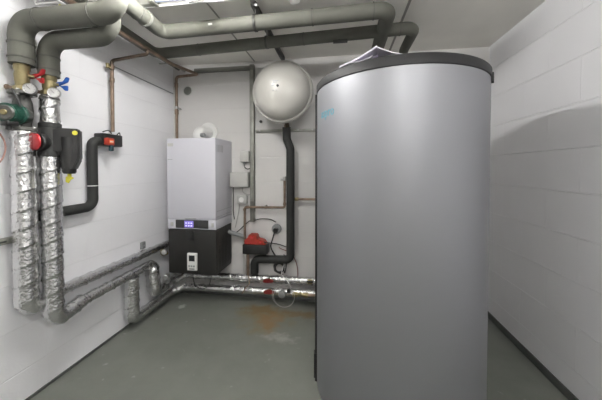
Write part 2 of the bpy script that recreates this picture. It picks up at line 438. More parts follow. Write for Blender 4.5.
t = thing('room_controller', 'small white hand controller with dark screen fixed on charcoal boiler cover', 'controller', (-1.427, by0+.01, .414))
obj('case', B((-1.478, by0-.012, .414), (-1.378, by0+.012, .583), .006), 'white_plastic', t)
obj('screen', B((-1.458, by0-.014, .505), (-1.398, by0, .562), .002), 'greylcd', t)
parts('button', [B((-1.462+k*.024, by0-.015, .45), (-1.446+k*.024, by0-.005, .466), .002) for k in range(3)], 'socket', t)
obj('button', B((-1.455, by0-.015, .425), (-1.40, by0-.005, .437), .002), 'socket', t)
obj('cable', cable([(-1.425, by0, .416), (-1.42, by0-.005, .36), (-1.40, by0, .27), (-1.33, by0+.01, .235), (-1.27, by0+.02, .27), (-1.262, by0+.05, .34), (-1.262, by0+.08, .385)], .004), 'cable', t)

# flue elbow
t = thing('flue_elbow', 'white flue elbow rising behind the boiler top into the back wall', 'flue', (-1.49, 2.67, 1.692))
obj('elbow', T([(-1.49, 2.66, 1.693), (-1.49, 2.66, 1.79), (-1.45, 2.80, 1.79)], .062, .05, seg=28), 'white_plastic', t)
obj('wall_collar', lambda bm: cyl(bm, (-1.45, 2.782, 1.80), (-1.45, 2.80, 1.80), .105, 36, .004), 'white_plastic', t)
obj('test_cap', lambda bm: cyl(bm, (-1.44, 2.62, 1.745), (-1.40, 2.60, 1.745), .022, 20, .003), 'socket', t)

# round vent in the wall
t = thing('wall_vent', 'round dark grey capped pipe stub high on back wall beside copper pipe', 'vent', (-1.695, 2.80, 2.26))
obj('rim', lambda bm: lathe(bm, (-1.695, 2.80, 2.262), (0, -1, 0), [(0, .055), (.008, .055), (.010, .047), (.004, .046)], 36), 'box', t)
obj('cap', lambda bm: lathe(bm, (-1.695, 2.80, 2.262), (0, -1, 0), [(0, .046), (.006, .046), (.010, .03), (.011, 0)], 36), 'hole', t)

# ------------------------------------------------------------------ expansion vessel
vc = V((-.548, 2.50, 2.112))
t = thing('expansion_vessel', 'round cream-white expansion vessel mounted high on the back wall', 'expansion vessel', (-.568, 2.50, 1.86))
def dome(sgn, R_, h, y0):
    pr = [(0, 0.0)]
    pr = []
    for k in range(15):
        a = PI/2*k/14
        pr.append((h*math.sin(a), max(R_*math.cos(a)**.85, 0) if k < 14 else 0))
    return lambda bm: lathe(bm, (vc.x, y0, vc.z), (0, sgn, 0), [(0, R_)]+[(hh+.012, rr) for hh, rr in pr], 72)
obj('front_shell', dome(-1, .264, .165, 2.455), 'vessel', t)
obj('back_shell', dome(1, .262, .16, 2.50), 'vessel', t)
obj('clamp_ring', lambda bm: lathe(bm, (vc.x, 2.452, vc.z), (0, 1, 0), [(0, .262), (.0, .281), (.012, .288), (.045, .288), (.055, .279), (.055, .262)], 72), 'vessel', t)
obj('valve_plug', lambda bm: cyl(bm, (vc.x, 2.300, vc.z), (vc.x, 2.270, vc.z), .011, 16, .002), 'black', t)
parts('warning_print', [B((vc.x+dx, 2.2752, vc.z+dz), (vc.x+dx+w_, 2.2770+.02, vc.z+dz+.006)) for dx, dz, w_ in ((-.045, .040, .05), (-.040, .028, .035), (-.055, -.002, .02), (-.045, -.040, .012), (-.018, -.040, .012))], 'name', t)
obj('bracket', lambda bm: (box(bm, (vc.x-.02, 2.64, 2.10), (vc.x+.02, 2.80, 2.14), .003), box(bm, (vc.x-.08, 2.785, 2.0), (vc.x+.08, 2.80, 2.25), .003)), 'galv', t)
obj('bottom_fitting', lambda bm: (cyl(bm, (vc.x+.01, 2.56, 1.90), (vc.x+.01, 2.60, 1.845), .013, 16), hexnut(bm, (vc.x+.012, 2.60, 1.85), (vc.x+.016, 2.63, 1.815), .022)), 'oldcopper', t)

t = thing('black_insulated_pipe', 'black foam-lagged pipe dropping from vessel and turning left above floor pipes', 'pipe', (-.545, 2.70, .29))
obj('lagging', T([(-.550, 2.665, 1.815), (-.552, 2.69, 1.70), (-.520, 2.715, 1.60), (-.520, 2.715, .462), (-.905, 2.715, .447), (-.905, 2.715, .30)], .042, .055, seg=20, ds=.04), 'black_foam', t)
obj('pipe_end', lambda bm: cyl(bm, (-.553, 2.64, 1.835), (-.55, 2.66, 1.80), .018, 16), 'copper', t)
for z in (1.25, .75):
    obj('cable_tie', lambda bm: lathe(bm, (-.520, 2.715, z), (0, 0, 1), [(0, .0425), (.0, .0435), (.006, .0435), (.006, .0425)], 24), 'black', t)

t = thing('mounting_rail', 'thin horizontal galvanised rail on the back wall below the round vessel', 'rail', (-.59, 2.79, 1.79))
obj('channel', B((-.91, 2.765, 1.786), (-.23, 2.80, 1.810), .002), 'galv', t)
parts('bolt_head', [cy((x, 2.765, 1.798), (x, 2.755, 1.798), .009, 6) for x in (-.86, -.45, -.30)], 'steel', t)
obj('bolt_head', lambda bm: cyl(bm, (-.855, 2.80, 1.90), (-.855, 2.785, 1.90), .016, 8), 'darksteel', t)

# trunking
t = thing('cable_trunking', 'grey metal cable trunking along top of back wall and down beside vessel', 'trunking', (-.945, 2.79, .83))
obj('duct', B((-.968, 2.76, .83), (-.920, 2.80, 2.500), .002), 'trunk', t)
obj('duct', B((-1.60, 2.762, 2.448), (-.9685, 2.80, 2.490), .002), 'trunk', t)
obj('duct_lid', B((-.962, 2.756, 1.05), (-.926, 2.762, 2.44), .001), 'galv', t)

# ------------------------------------------------------------------ back wall boxes, sockets, cables
t = thing('junction_box', 'small square pale grey junction box left of vertical trunking, uppermost of the boxes', 'electrical box', (-1.03, 2.79, 1.47), 'boxes beside the trunking')
obj('case', B((-1.075, 2.745, 1.470), (-.975, 2.80, 1.585), .006), 'box', t)
obj('cable_gland', lambda bm: cyl(bm, (-1.03, 2.77, 1.47), (-1.03, 2.77, 1.445), .012), 'socket', t)
obj('cable', cable([(-1.03, 2.77, 1.45), (-1.03, 2.765, 1.42), (-1.0, 2.76, 1.395), (-.968, 2.775, 1.40)], .005), 'cable', t)
t = thing('junction_box', 'wide pale grey junction box beside boiler side, middle of the boxes', 'electrical box', (-1.08, 2.79, 1.2), 'boxes beside the trunking')
obj('case', B((-1.180, 2.72, 1.200), (-.978, 2.80, 1.360), .006), 'box', t)
obj('case_lid', B((-1.174, 2.712, 1.206), (-.984, 2.722, 1.354), .004), 'box', t)
obj('cable', cable([(-1.155, 2.76, 1.20), (-1.155, 2.765, 1.10), (-1.16, 2.77, .95), (-1.15, 2.775, .85)], .005), 'cable', t)
obj('cable', cable([(-1.05, 2.76, 1.20), (-1.045, 2.76, 1.15), (-1.0, 2.765, 1.12), (-.968, 2.775, 1.12)], .005), 'cable_grey', t)
t = thing('junction_box', 'round-cornered pale grey surface socket beside trunking, lowest of the boxes', 'electrical box', (-1.065, 2.79, 1.0), 'boxes beside the trunking')
obj('case', B((-1.115, 2.745, 1.020), (-1.000, 2.80, 1.115), .014), 'box', t)
obj('rocker', lambda bm: cyl(bm, (-1.057, 2.745, 1.067), (-1.057, 2.738, 1.067), .028, 24, .002), 'white_plastic', t)
obj('cable', cable([(-1.09, 2.77, 1.02), (-1.10, 2.77, .93), (-1.12, 2.77, .84), (-1.14, 2.775, .76)], .005), 'cable_grey', t)

t = thing('wall_socket', 'round grey wall socket with a black plug right of the red valve', 'socket', (-.683, 2.79, .765))
obj('back_box', lambda bm: cyl(bm, (-.683, 2.80, .760), (-.683, 2.765, .760), .052, 28, .006), 'socket', t)
pg = obj('plug', lambda bm: cyl(bm, (-.683, 2.765, .757), (-.683, 2.725, .752), .026, 20, .004), 'black', t)
obj('cable', cable([(-.69, 2.73, .745), (-.715, 2.735, .66), (-.735, 2.74, .58), (-.70, 2.75, .50), (-.65, 2.755, .45), (-.60, 2.76, .42)], .007), 'cable', t)

t = thing('control_cable', 'black cable running from trunking foot across the wall to the grey socket', 'cable', (-.9, 2.79, .8))
obj('cable', cable([(-1.16, 2.775, .69), (-1.10, 2.78, .73), (-.99, 2.78, .83), (-.94, 2.775, .84), (-.86, 2.785, .86), (-.76, 2.785, .86), (-.69, 2.785, .83)], .005), 'cable', t)
t = tag(obj('sensor_cable', cable([(-.66, 2.797, .56), (-.64, 2.785, .55), (-.58, 2.785, .53), (-.52, 2.79, .50), (-.47, 2.785, .40), (-.455, 2.78, .30), (-.452, 2.755, .262)], .004), 'cable_red', loc=(-.55, 2.79, .3)),
        'brown-red thin cable hanging in a curve right of black lagged pipe', 'cable')
t = thing('cable_coil', 'small black coil of spare cable hanging above the foil floor pipes', 'cable', (-.63, 2.75, .33))
parts('cable_loop', [T(ringpts((-.65+.006*k, 2.75-.012*k, .365), .052-.003*k), .008, .001, seg=8) for k in range(3)], 'cable', t)
obj('cable_tail', cable([(-.60, 2.75, .36), (-.585, 2.74, .31), (-.57, 2.745, .42), (-.60, 2.76, .50)], .005), 'cable', t)
obj('cable_tail', cable([(-.66, 2.75, .42), (-.70, 2.75, .33), (-.60, 2.72, .30)], .006), 'cable', t)

t = thing('grey_waste_pipe', 'short slanting grey pipe running from boiler cover to the copper pipe', 'pipe', (-1.1, 2.74, .70))
obj('tube', T([(-1.20, 2.70, .735), (-1.02, 2.76, .665)], .022, seg=16), 'socket', t)

t = thing('zone_valve', 'red actuator on a black valve box, on copper pipe right of the boiler', 'valve', (-.87, 2.72, .51))
obj('black_base', B((-1.018, 2.66, .512), (-.758, 2.785, .612), .008), 'black', t)
def redcap(bm):
    prism(bm, [(-1.005, 2.67, .612), (-.770, 2.67, .612), (-.80, 2.67, .655), (-.865, 2.67, .668), (-.875, 2.67, .712), (-.955, 2.67, .715), (-.965, 2.67, .675), (-.998, 2.67, .66)], (0, .10, 0), .007)
obj('red_cover', redcap, 'redbrown', t)
obj('cover_knob', lambda bm: cyl(bm, (-.915, 2.67, .69), (-.915, 2.655, .69), .017, 20, .003), 'red', t)
parts('cover_rib', [B((-.985+.05*k, 2.664, .622), (-.972+.05*k, 2.672, .65), .002) for k in range(4)], 'red', t)
obj('cable', cable([(-.80, 2.68, .64), (-.74, 2.70, .63), (-.66, 2.77, .60), (-.58, 2.785, .57)], .005), 'cable', t)

# copper
t = thing('copper_pipe', 'bare copper pipe with a horizontal run crossing trunking to black lagged pipe', 'pipe', (-1.018, 2.73, .64))
obj('tube', T([(-1.018, 2.735, .615), (-1.018, 2.735, .990), (-.585, 2.735, .996), (-.585, 2.735, 1.285)], .012, .02, seg=14), 'copper', t)
parts('elbow', [cy(a, b, .016, 14, .001) for a, b in (((-1.018, 2.735, .955), (-1.018, 2.735, .975)), ((-1.0, 2.735, .9905), (-.975, 2.735, .991)), ((-.585, 2.735, 1.02), (-.585, 2.735, 1.045)))], 'copper', t)
obj('vent_cap', lambda bm: (cyl(bm, (-.585, 2.735, 1.275), (-.585, 2.735, 1.315), .017, 14, .003), cyl(bm, (-.585, 2.735, 1.285), (-.625, 2.72, 1.285), .010, 12)), 'steel', t)
obj('pipe_clip', lambda bm: box(bm, (-.80, 2.73, .975), (-.785, 2.80, 1.012), .002), 'galv', t)
t = thing('copper_pipe', 'short bare copper pipe stub running right from black lagged pipe behind tank', 'pipe', (-.36, 2.74, 1.08))
obj('tube', T([(-.478, 2.735, 1.085), (.95, 2.735, 1.090)], .012, seg=14), 'copper', t)
obj('union', lambda bm: hexnut(bm, (-.478, 2.735, 1.085), (-.44, 2.735, 1.086), .019), 'brass', t)
t = thing('copper_pipe', 'old short copper tail rising from the foil pipes below the red valve', 'pipe', (-.965, 2.70, .28))
obj('tube', T([(-.975, 2.71, .27), (-.975, 2.71, .511)], .016, seg=14), 'copper', t)
obj('tube', T([(-1.02, 2.71, .27), (-1.02, 2.71, .511)], .010, seg=12), 'box', t)

t = thing('copper_pipe', 'brown copper gas pipe under the ceiling corner, dropping to boiler top', 'pipe', (-1.785, 2.72, 1.70))
cyo = 2.335
obj('tube', T([(-1.505, 1.3, cyo), (-1.510, 2.25, cyo+.002), (-1.518, 2.70, 2.402), (-1.782, 2.72, 2.395), (-1.782, 2.72, 1.60), (-1.69, 2.72, 1.60)], .0145, .03, seg=16, ds=.2), 'copper', t)
parts('coupling', [cy((-1.782, 2.72, z), (-1.782, 2.72, z+.05), .020, 16, .002) for z in (1.99, 2.28)], 'copper', t)
obj('pipe_clip', lambda bm: (box(bm, (-1.79, 2.74, 2.055), (-1.774, 2.80, 2.07), .001), lathe(bm, (-1.782, 2.72, 2.05), (0, 0, 1), [(0, .0165), (0, .021), (.024, .021), (.024, .0165)], 20)), 'steel', t)
t = thing('steel_conduit', 'thin dark steel pipe running along top of left wall to back corner', 'pipe', (-1.76, 1.9, 2.46))
obj('tube', T([(-1.76, .9, 2.475), (-1.72, 2.78, 2.475)], .013, seg=14), 'galv', t)
obj('tube', T([(-1.80, .9, 2.50), (-1.79, 2.78, 2.50)], .016, seg=14), 'darksteel', t)
for y in (1.2, 1.9, 2.5):
    obj('hanger', B((-1.83, y, 2.455), (-1.70, y+.02, 2.463)), 'galv', t)

t = thing('copper_pipe', 'thin brown copper pipe on left wall dropping to red-capped actuator', 'pipe', (-1.82, 1.94, 1.68))
obj('tube', T([(-1.820, 1.925, 1.70), (-1.820, 1.925, 2.262), (-1.507, 1.93, 2.296), (-1.507, 1.93, 2.330)], .0125, .025, seg=14), 'oldcopper', t)
parts('coupling', [cy((-1.82, 1.925, z), (-1.82, 1.925, z+.035), .018, 14, .002) for z in (2.19, 2.09)], 'copper', t)
obj('lower_pipe', lambda bm: cyl(bm, (-1.82, 1.925, 1.695), (-1.82, 1.925, 2.18), .0135, 14), 'copper', t)
obj('air_vent', lambda bm: (cyl(bm, (-1.82, 1.925, 2.205), (-1.82, 1.885, 2.205), .010, 12), cyl(bm, (-1.82, 1.885, 2.19), (-1.82, 1.885, 2.225), .013, 12, .002)), 'brass', t)

# ------------------------------------------------------------------ left wall: actuator and black elbow pipe
t = thing('black_insulated_pipe', 'black foam-lagged pipe bent round the actuator on the left wall', 'pipe', (-1.82, 1.74, 1.10))
obj('lagging', T([(-1.825, 1.83, 1.605), (-1.825, 1.745, 1.605), (-1.825, 1.745, 1.120), (-1.825, 1.30, 1.110)], .034, .06, seg=20, ds=.04), 'black_foam', t)
obj('white_tie', lambda bm: lathe(bm, (-1.825, 1.745, 1.27), (0, 0, 1), [(0, .034), (0, .0365), (.006, .0365), (.006, .034)], 24), 'white_plastic', t)
t = thing('valve_actuator', 'black boxed valve with orange-red cap on left wall below thin copper pipe', 'valve', (-1.80, 1.93, 1.60))
obj('insulation_box', B((-1.868, 1.80, 1.575), (-1.785, 1.985, 1.670), .008), 'black', t)
rc = obj('red_cap', B((-1.785, 1.800, 1.578), (-1.748, 1.870, 1.634), .010), 'redbrown', t)
obj('label_plate', B((-1.749, 1.817, 1.592), (-1.7465, 1.855, 1.620), .001), 'orange', rc)
obj('cap_mark', lambda bm: [box(bm, (-1.7475, 1.821+.011*k, 1.600), (-1.7455, 1.828+.011*k, 1.612)) for k in range(3)], 'white_plastic', rc)
obj('adjust_knob', lambda bm: cyl(bm, (-1.765, 1.850, 1.580), (-1.765, 1.850, 1.535), .016, 16, .003), 'teal', t)
obj('wire', cable([(-1.77, 1.86, 1.672), (-1.76, 1.82, 1.69), (-1.78, 1.79, 1.675)], .004), 'cable', t)
obj('wire', cable([(-1.80, 1.94, 1.668), (-1.79, 1.955, 1.69), (-1.80, 1.975, 1.67)], .004), 'cable', t)

t = thing('wall_clip', 'tiny grey square clip on left wall above the foil pipes near boiler', 'clip', (-1.86, 2.28, .66))
obj('clip_body', B((-1.873, 2.265, .640), (-1.850, 2.315, .705), .004), 'socket', t)
obj('screw', lambda bm: cyl(bm, (-1.852, 2.29, .672), (-1.846, 2.29, .672), .008, 12), 'steel', t)

t = tag(obj('wall_line', T([(-1.868, 1.95, 2.245), (-1.868, 2.79, 2.235)], .0045, seg=8), 'socket', loc=(-1.868, 2.3, 2.24)),  # thin tube tracing a dark line on the wall
        'thin dark line running straight along left wall just below ceiling', 'cable')

# wall bracket far left
t = thing('wall_bracket', 'short blue-grey steel mounting channel on left wall behind the foil pipes', 'bracket', (-1.86, 1.15, 1.0))
obj('channel', B((-1.873, .98, .978), (-1.840, 1.33, 1.012), .002), 'galv', t)
parts('slot', [B((-1.8405, 1.02+.06*k, .990), (-1.8385, 1.05+.06*k, 1.0)) for k in range(5)], 'darksteel', t)

# ------------------------------------------------------------------ pipe columns on the left
AX, AY = -1.79, 1.285
BX, BY = -1.735, 1.385
def joint_ring(p, ax, r): return lambda bm: lathe(bm, V(p)-V(ax)*.003, ax, [(0, r), (0, r+.0025), (.006, r+.0025), (.006, r)], 28)
t = thing('grey_insulated_pipe', 'fat grey lagged pipe from red-handled valve up and over to far ceiling run', 'pipe', (AX, AY, 1.99))
pA = [(AX, AY, 1.985), (AX, AY, 2.228), (-1.185, AY, 2.228), (-1.185, AY, 2.43), (-1.61, AY, 2.43), (-1.60, 2.165, 2.400), (.530, 2.10, 2.432), (.530, 2.52, 2.43), (.530, 2.52, 1.6), (.530, 2.270, 1.6)]
rA = [.056, .056, .058, .05, .041, .045, .039, .038, .04]
obj('lagging', T(pA, rA, [0, .085, .09, .06, .06, .06, .07, .06, .06], seg=28, ds=.06), 'rubber', t)
for p, ax, r in (((AX, AY, 2.10), (0, 0, 1), .057), ((-1.65, AY, 2.228), (1, 0, 0), .057), ((-1.31, AY, 2.228), (1, 0, 0), .0575), ((AX, AY, 2.02), (0, 0, 1), .057),
                 ((-.30, 2.125, 2.4195), (1, -.03, .015), .045), ((.42, 2.104, 2.4303), (1, -.03, .015), .045), ((-1.2, 2.1525, 2.406), (1, -.03, .015), .045)):
    obj('joint_band', joint_ring(p, ax, r), 'rubber_dark', t)
t = thing('grey_insulated_pipe', 'fat grey lagged pipe from blue-handled valve up to nearer ceiling run', 'pipe', (BX, BY, 1.95))
pB = [(BX, BY, 1.95), (BX, BY, 2.160), (-1.32, BY, 2.160), (-1.32, BY, 2.43), (-1.32, 1.85, 2.410), (.300, 1.835, 2.428), (.300, 2.50, 2.43), (.300, 2.50, 1.5), (.300, 2.302, 1.5)]
rB = [.051, .052, .055, .050, .050, .051, .045, .045]
obj('lagging', T(pB, rB, [0, .085, .09, .075, .065, .07, .06, .06], seg=28, ds=.06), 'rubber', t)
for p, ax, r in (((BX, BY, 2.06), (0, 0, 1), .052), ((BX, BY, 1.985), (0, 0, 1), .052), ((-1.32, 1.60, 2.4208), (0, 1, -.043), .050), ((-.20, 1.8396, 2.4224), (1, -.009, .011), .051), ((.20, 1.836, 2.4269), (1, -.009, .011), .051)):
    obj('joint_band', joint_ring(p, ax, r), 'rubber_dark', t)
obj('paper_tag', lambda bm: box(bm, (-.93, 1.7925, 2.405), (-.90, 1.7965, 2.417)), 'white_plastic', t)

def ball_valve(label, x, y, ztop, zbot, hm, gx, gy, gz, hy, hz):
    t = thing('ball_valve', label, 'valve', (x, y, zbot))
    L_ = ztop-zbot
    obj('valve_body', lambda bm: lathe(bm, (x, y, zbot), (0, 0, 1), [(0, .026), (.02, .026), (.025, .030), (L_*.30, .030), (L_*.42, .033), (L_*.58, .034), (L_*.72, .031), (L_*.78, .036), (L_, .036)], 6 if 0 else 24), 'brass', t)
    obj('union_nut', lambda bm: hexnut(bm, (x, y, zbot+.002), (x, y, zbot+.028), .040), 'brass', t)
    # stem + butterfly handle on the room side
    obj('stem', lambda bm: cyl(bm, (x+.03, y+hy*.3, hz), (x+.045, y+hy, hz), .009, 14), 'brass', t)
    hx = x+.045
    def hnd(bm):
        prism(bm, [(hx-.012, y+hy-.012, hz-.012), (hx+.050, y+hy, hz+.016), (hx+.060, y+hy, hz+.042), (hx+.044, y+hy, hz+.046), (hx+.022, y+hy, hz+.020), (hx-.010, y+hy-.004, hz+.016),
                   (hx-.03, y+hy-.004, hz+.012), (hx-.03, y+hy-.008, hz-.006)], (0, .016, 0), .003)
        prism(bm, [(hx-.002, y+hy, hz-.006), (hx+.052, y+hy, hz-.006), (hx+.050, y+hy, hz-.036), (hx+.032, y+hy, hz-.034), (hx+.02, y+hy, hz-.02)], (0, .014, 0), .003)
    obj('handle', hnd, hm, t, label={'red': 'red butterfly handle', 'blue': 'blue butterfly handle'}[hm])
    d = (V((0, 0, 1.4))-V((gx, gy, gz))); d = V((.55, -.83, -.05)).normalized()
    g = V((gx, gy, gz))
    gg = obj('thermometer', lambda bm: lathe(bm, g, d, [(-.012, .020), (-.010, .030), (.008, .030), (.011, .028), (.0085, .025)], 32), 'steel', t)
    obj('dial', lambda bm: lathe(bm, g, d, [(.0, .027), (.0086, .027), (.009, 0)], 32), 'dial', gg)
    u = d.cross(V((0, 0, 1))).normalized(); w = u.cross(d)
    def needle(bm):
        tube(bm, [g+d*.011-u*.004-w*.004, g+d*.011+u*.012+w*.014], .0012, seg=6)
        for k in range(9):
            a = math.radians(-40+k*32.5); q = u*math.cos(a)+w*math.sin(a)
            tube(bm, [g+d*.0100+q*.019, g+d*.0100+q*.024], .0009, seg=5)
    obj('needle', needle, 'darksteel', gg)
    obj('pocket', lambda bm: cyl(bm, (x+.01, y, gz), g-d*.010, .010, 12), 'brass', t)
    obj('side_port', lambda bm: (cyl(bm, (x-.025, y-.01, gz+.012), (x-.062, y-.03, gz+.014), .010, 12), hexnut(bm, (x-.055, y-.026, gz+.0135), (x-.068, y-.032, gz+.0145), .015)), 'copper', t)
    return t
ball_valve('brass ball valve with red handle and round dial above green pump', AX, AY, 1.992, 1.835, 'red', AX+.080, AY-.020, 1.842, .03, 1.925)
ball_valve('brass ball valve with blue handle and round dial above black air separator', BX, BY, 1.956, 1.835, 'blue', BX+.070, BY-.030, 1.842, .02, 1.905)

# circulation pump
t = thing('circulation_pump', 'green circulation pump with grey round end cap on the left foil pipe', 'pump', (AX, AY, 1.62))
def fl(z, r=.062): return lambda bm: lathe(bm, (AX, AY, z), (0, 0, 1), [(0, r-.004), (.003, r), (.017, r), (.020, r-.004)], 28)
obj('flange', fl(1.815), 'castgrey', t)
obj('flange', fl(1.612), 'castgrey', t)
parts('flange_bolt', [cy((AX+.05*math.cos(a), AY+.05*math.sin(a), z), (AX+.05*math.cos(a), AY+.05*math.sin(a), z+.034), .008, 6) for z in (1.808, 1.605) for a in (.6, 2.2, 3.7, 5.3)], 'steel', t)
obj('pump_casing', lambda bm: (lathe(bm, (AX, AY, 1.63), (0, 0, 1), [(0, .034), (.03, .038), (.06, .044), (.10, .046), (.14, .042), (.165, .036), (.186, .032)], 24),
                               lathe(bm, (AX, AY, 1.700), (.46, -.89, -.06), [(-.0, .05), (.02, .052), (.048, .052), (.052, .048)], 28)), 'darksteel', t)
md = V((.46, -.89, -.06)).normalized(); mb = V((AX, AY, 1.700))+md*.045
obj('motor', lambda bm: lathe(bm, mb, md, [(0, .050), (.003, .055), (.02, .055), (.024, .047), (.088, .047), (.096, .042)], 36), 'green', t)
obj('motor_rib', lambda bm: [lathe(bm, mb+md*(.030+.011*k), md, [(0, .0465), (0, .050), (.005, .050), (.005, .0465)], 36) for k in range(6)], 'green', t)
ec = obj('end_cap', lambda bm: lathe(bm, mb+md*.094, md, [(0, .040), (.008, .038), (.012, .033), (.010, .028)], 36), 'castgrey', t)
obj('bleed_screw', lambda bm: (cyl(bm, mb+md*.104, mb+md*.114, .014, 20, .002)), 'brass', ec)
obj('terminal_box', lambda bm: box(bm, (mb.x+.005, mb.y-.085, 1.625), (mb.x+.055, mb.y-.03, 1.652), .006), 'black', t)
obj('speed_knob', lambda bm: cyl(bm, (mb.x+.03, mb.y-.06, 1.626), (mb.x+.03, mb.y-.06, 1.606), .014, 16, .002), 'black', t)
obj('cable', cable([(AX+.03, AY-.07, 1.83), (AX+.055, AY-.06, 1.77), (AX+.06, AY-.05, 1.70), (AX+.04, AY-.04, 1.65)], .006), 'cable', t)

t = tag(obj('hose_loop', cable([(-1.869, .98, 1.67), (-1.80, 1.02, 1.66), (-1.78, 1.12, 1.63), (-1.78, 1.185, 1.56), (-1.78, 1.19, 1.48), (-1.79, 1.15, 1.41), (-1.80, 1.04, 1.38), (-1.869, 1.0, 1.37)], .004, 8), 'cable_pink', loc=(-1.79, 1.1, 1.4)),
        'thin salmon-coloured hose loop at the left wall below the green pump', 'hose')

# black air separator
t = thing('air_separator', 'black insulated dirt separator with red round cap on second foil pipe', 'separator', (BX, BY, 1.34))
obj('top_collar', lambda bm: cyl(bm, (BX, BY, 1.640), (BX, BY, 1.672), .054, 28, .004), 'black_foam', t)
SE = V((.82, .57, 0)).normalized(); SN = V((.57, -.82, 0)).normalized(); SC = V((BX, BY, 0))
def chamber(bm):
    o = [(-.055, 1.642), (.150, 1.642), (.150, 1.455), (.122, 1.388), (.062, 1.388), (.058, 1.492), (-.055, 1.492)]
    prism(bm, [SC+SE*e+V((0, 0, z))+SN*.052 for e, z in o], SN*-.075, .010)
obj('body', chamber, 'black', t)
obj('barrel', lambda bm: cyl(bm, (BX-.005, BY-.02, 1.553), (BX+.008, BY-.085, 1.553), .052, 30, .006), 'black', t)
obj('vertical_core', lambda bm: cyl(bm, (BX, BY, 1.470), (BX, BY, 1.642), .0585, 30, .004), 'black_foam', t)
cc = SC+SE*.092+SN*.018
obj('lower_cone', lambda bm: lathe(bm, (cc.x, cc.y, 1.368), (0, 0, 1), [(0, .028), (.01, .034), (.05, .036), (.12, .042), (.22, .044)], 28), 'black', t)
obj('cap', lambda bm: lathe(bm, (BX+.007, BY-.082, 1.553), (-.2, -.98, 0), [(0, .047), (.006, .046), (.012, .038), (.013, 0)], 32), 'red', t, label='red round cap')
obj('drain_valve', lambda bm: (cyl(bm, (cc.x, cc.y, 1.375), (cc.x, cc.y, 1.340), .010, 14), prism(bm, [cc+SE*e+V((0, 0, z)) for e, z in ((-.018, 1.318), (-.016, 1.352), (.012, 1.350), (.024, 1.340), (.008, 1.332), (-.002, 1.310))], SN*.010, .002)), 'yellow', t)
sp_ = SC+SE*.130+V((0, 0, 1.615))+SN*.051
obj('sticker', lambda bm: cyl(bm, sp_, sp_+SN*.004, .0135, 20), 'yellow', t)

# foil pipes
F = 'foil'
def foil(name, pts, r, fil, parent, sd=0., foilamp=.0042, ds=.007):
    return obj(name, lambda bm: tube(bm, pts, r, fil, seg=36, ds=ds, foil=foilamp, seedv=sd), F, parent, smooth=60)
t = thing('foil_pipe', 'leftmost foil-wrapped upright pipe turning along left wall as the upper run', 'pipe', (AX, AY, .58))
foil('foil_wrap', [(AX, AY, 1.608), (AX, AY, .568), (-1.828, 1.50, .600), (-1.828, 2.68, .60), (-1.692, 2.69, .60)], [.053, .045, .035, .035], [0, .075, .05, .05], t, 0)
t = thing('foil_pipe', 'second foil-wrapped upright pipe turning along left wall as the lower run', 'pipe', (BX, BY, .50))
foil('foil_wrap', [(BX, BY, 1.83), (BX, BY, 1.672)], [.046], 0, t, 3)
foil('foil_wrap', [(BX, BY, 1.472), (BX, BY, .462), (-1.775, 1.60, .485), (-1.80, 2.325, .492), (-1.775, 2.33, .205), (-1.775, 2.60, .215), (-1.70, 2.715, .240), (.95, 2.715, .262)], [.050, .045, .036, .060, .045, .038, .037], [0, .07, .05, .05, .05, .08, .05, .05], t, 1.3)
obj('cone_end', lambda bm: lathe(bm, (BX, BY, 1.812), (0, 0, 1), [(0, .050), (.012, .046), (.03, .034), (.034, .03)], 28), 'castgrey', t)
t = thing('foil_pipe', 'low foil-wrapped pipe dropping to the floor and running along back wall nearest floor', 'pipe', (-1.79, 2.06, .05))
foil('foil_wrap', [(-1.79, 2.065, .462), (-1.79, 2.065, .090), (-1.79, 2.60, .095), (-1.68, 2.665, .130), (.95, 2.665, .160)], [.055, .042, .036, .036], [0, .06, .04, .06, .05], t, 2.2)
# extra crumpled tape at the elbows
t2 = t
# valves at the corner
t = thing('corner_valve', 'small steel and brass valve beside foil pipes left of charcoal boiler cover', 'valve', (-1.72, 2.40, .44))
obj('valve_body', lambda bm: (cyl(bm, (-1.755, 2.42, .555), (-1.70, 2.42, .57), .020, 16, .003), cyl(bm, (-1.755, 2.42, .555), (-1.755, 2.42, .60), .016, 14)), 'brass', t)
obj('cap', lambda bm: cyl(bm, (-1.715, 2.40, .585), (-1.70, 2.37, .59), .026, 20, .004), 'steel', t)
t = thing('corner_valve', 'small steel drain valve low beside foil pipes left of charcoal boiler cover', 'valve', (-1.70, 2.42, .25))
obj('valve_body', lambda bm: (cyl(bm, (-1.745, 2.42, .285), (-1.68, 2.42, .30), .020, 16, .003), hexnut(bm, (-1.70, 2.42, .27), (-1.70, 2.42, .36), .022)), 'steel', t)
obj('hand_wheel', lambda bm: cyl(bm, (-1.69, 2.39, .34), (-1.685, 2.36, .342), .028, 20, .005), 'steel', t)
obj('outlet', lambda bm: cyl(bm, (-1.70, 2.42, .27), (-1.695, 2.41, .215), .016, 16, .003), 'darksteel', t)

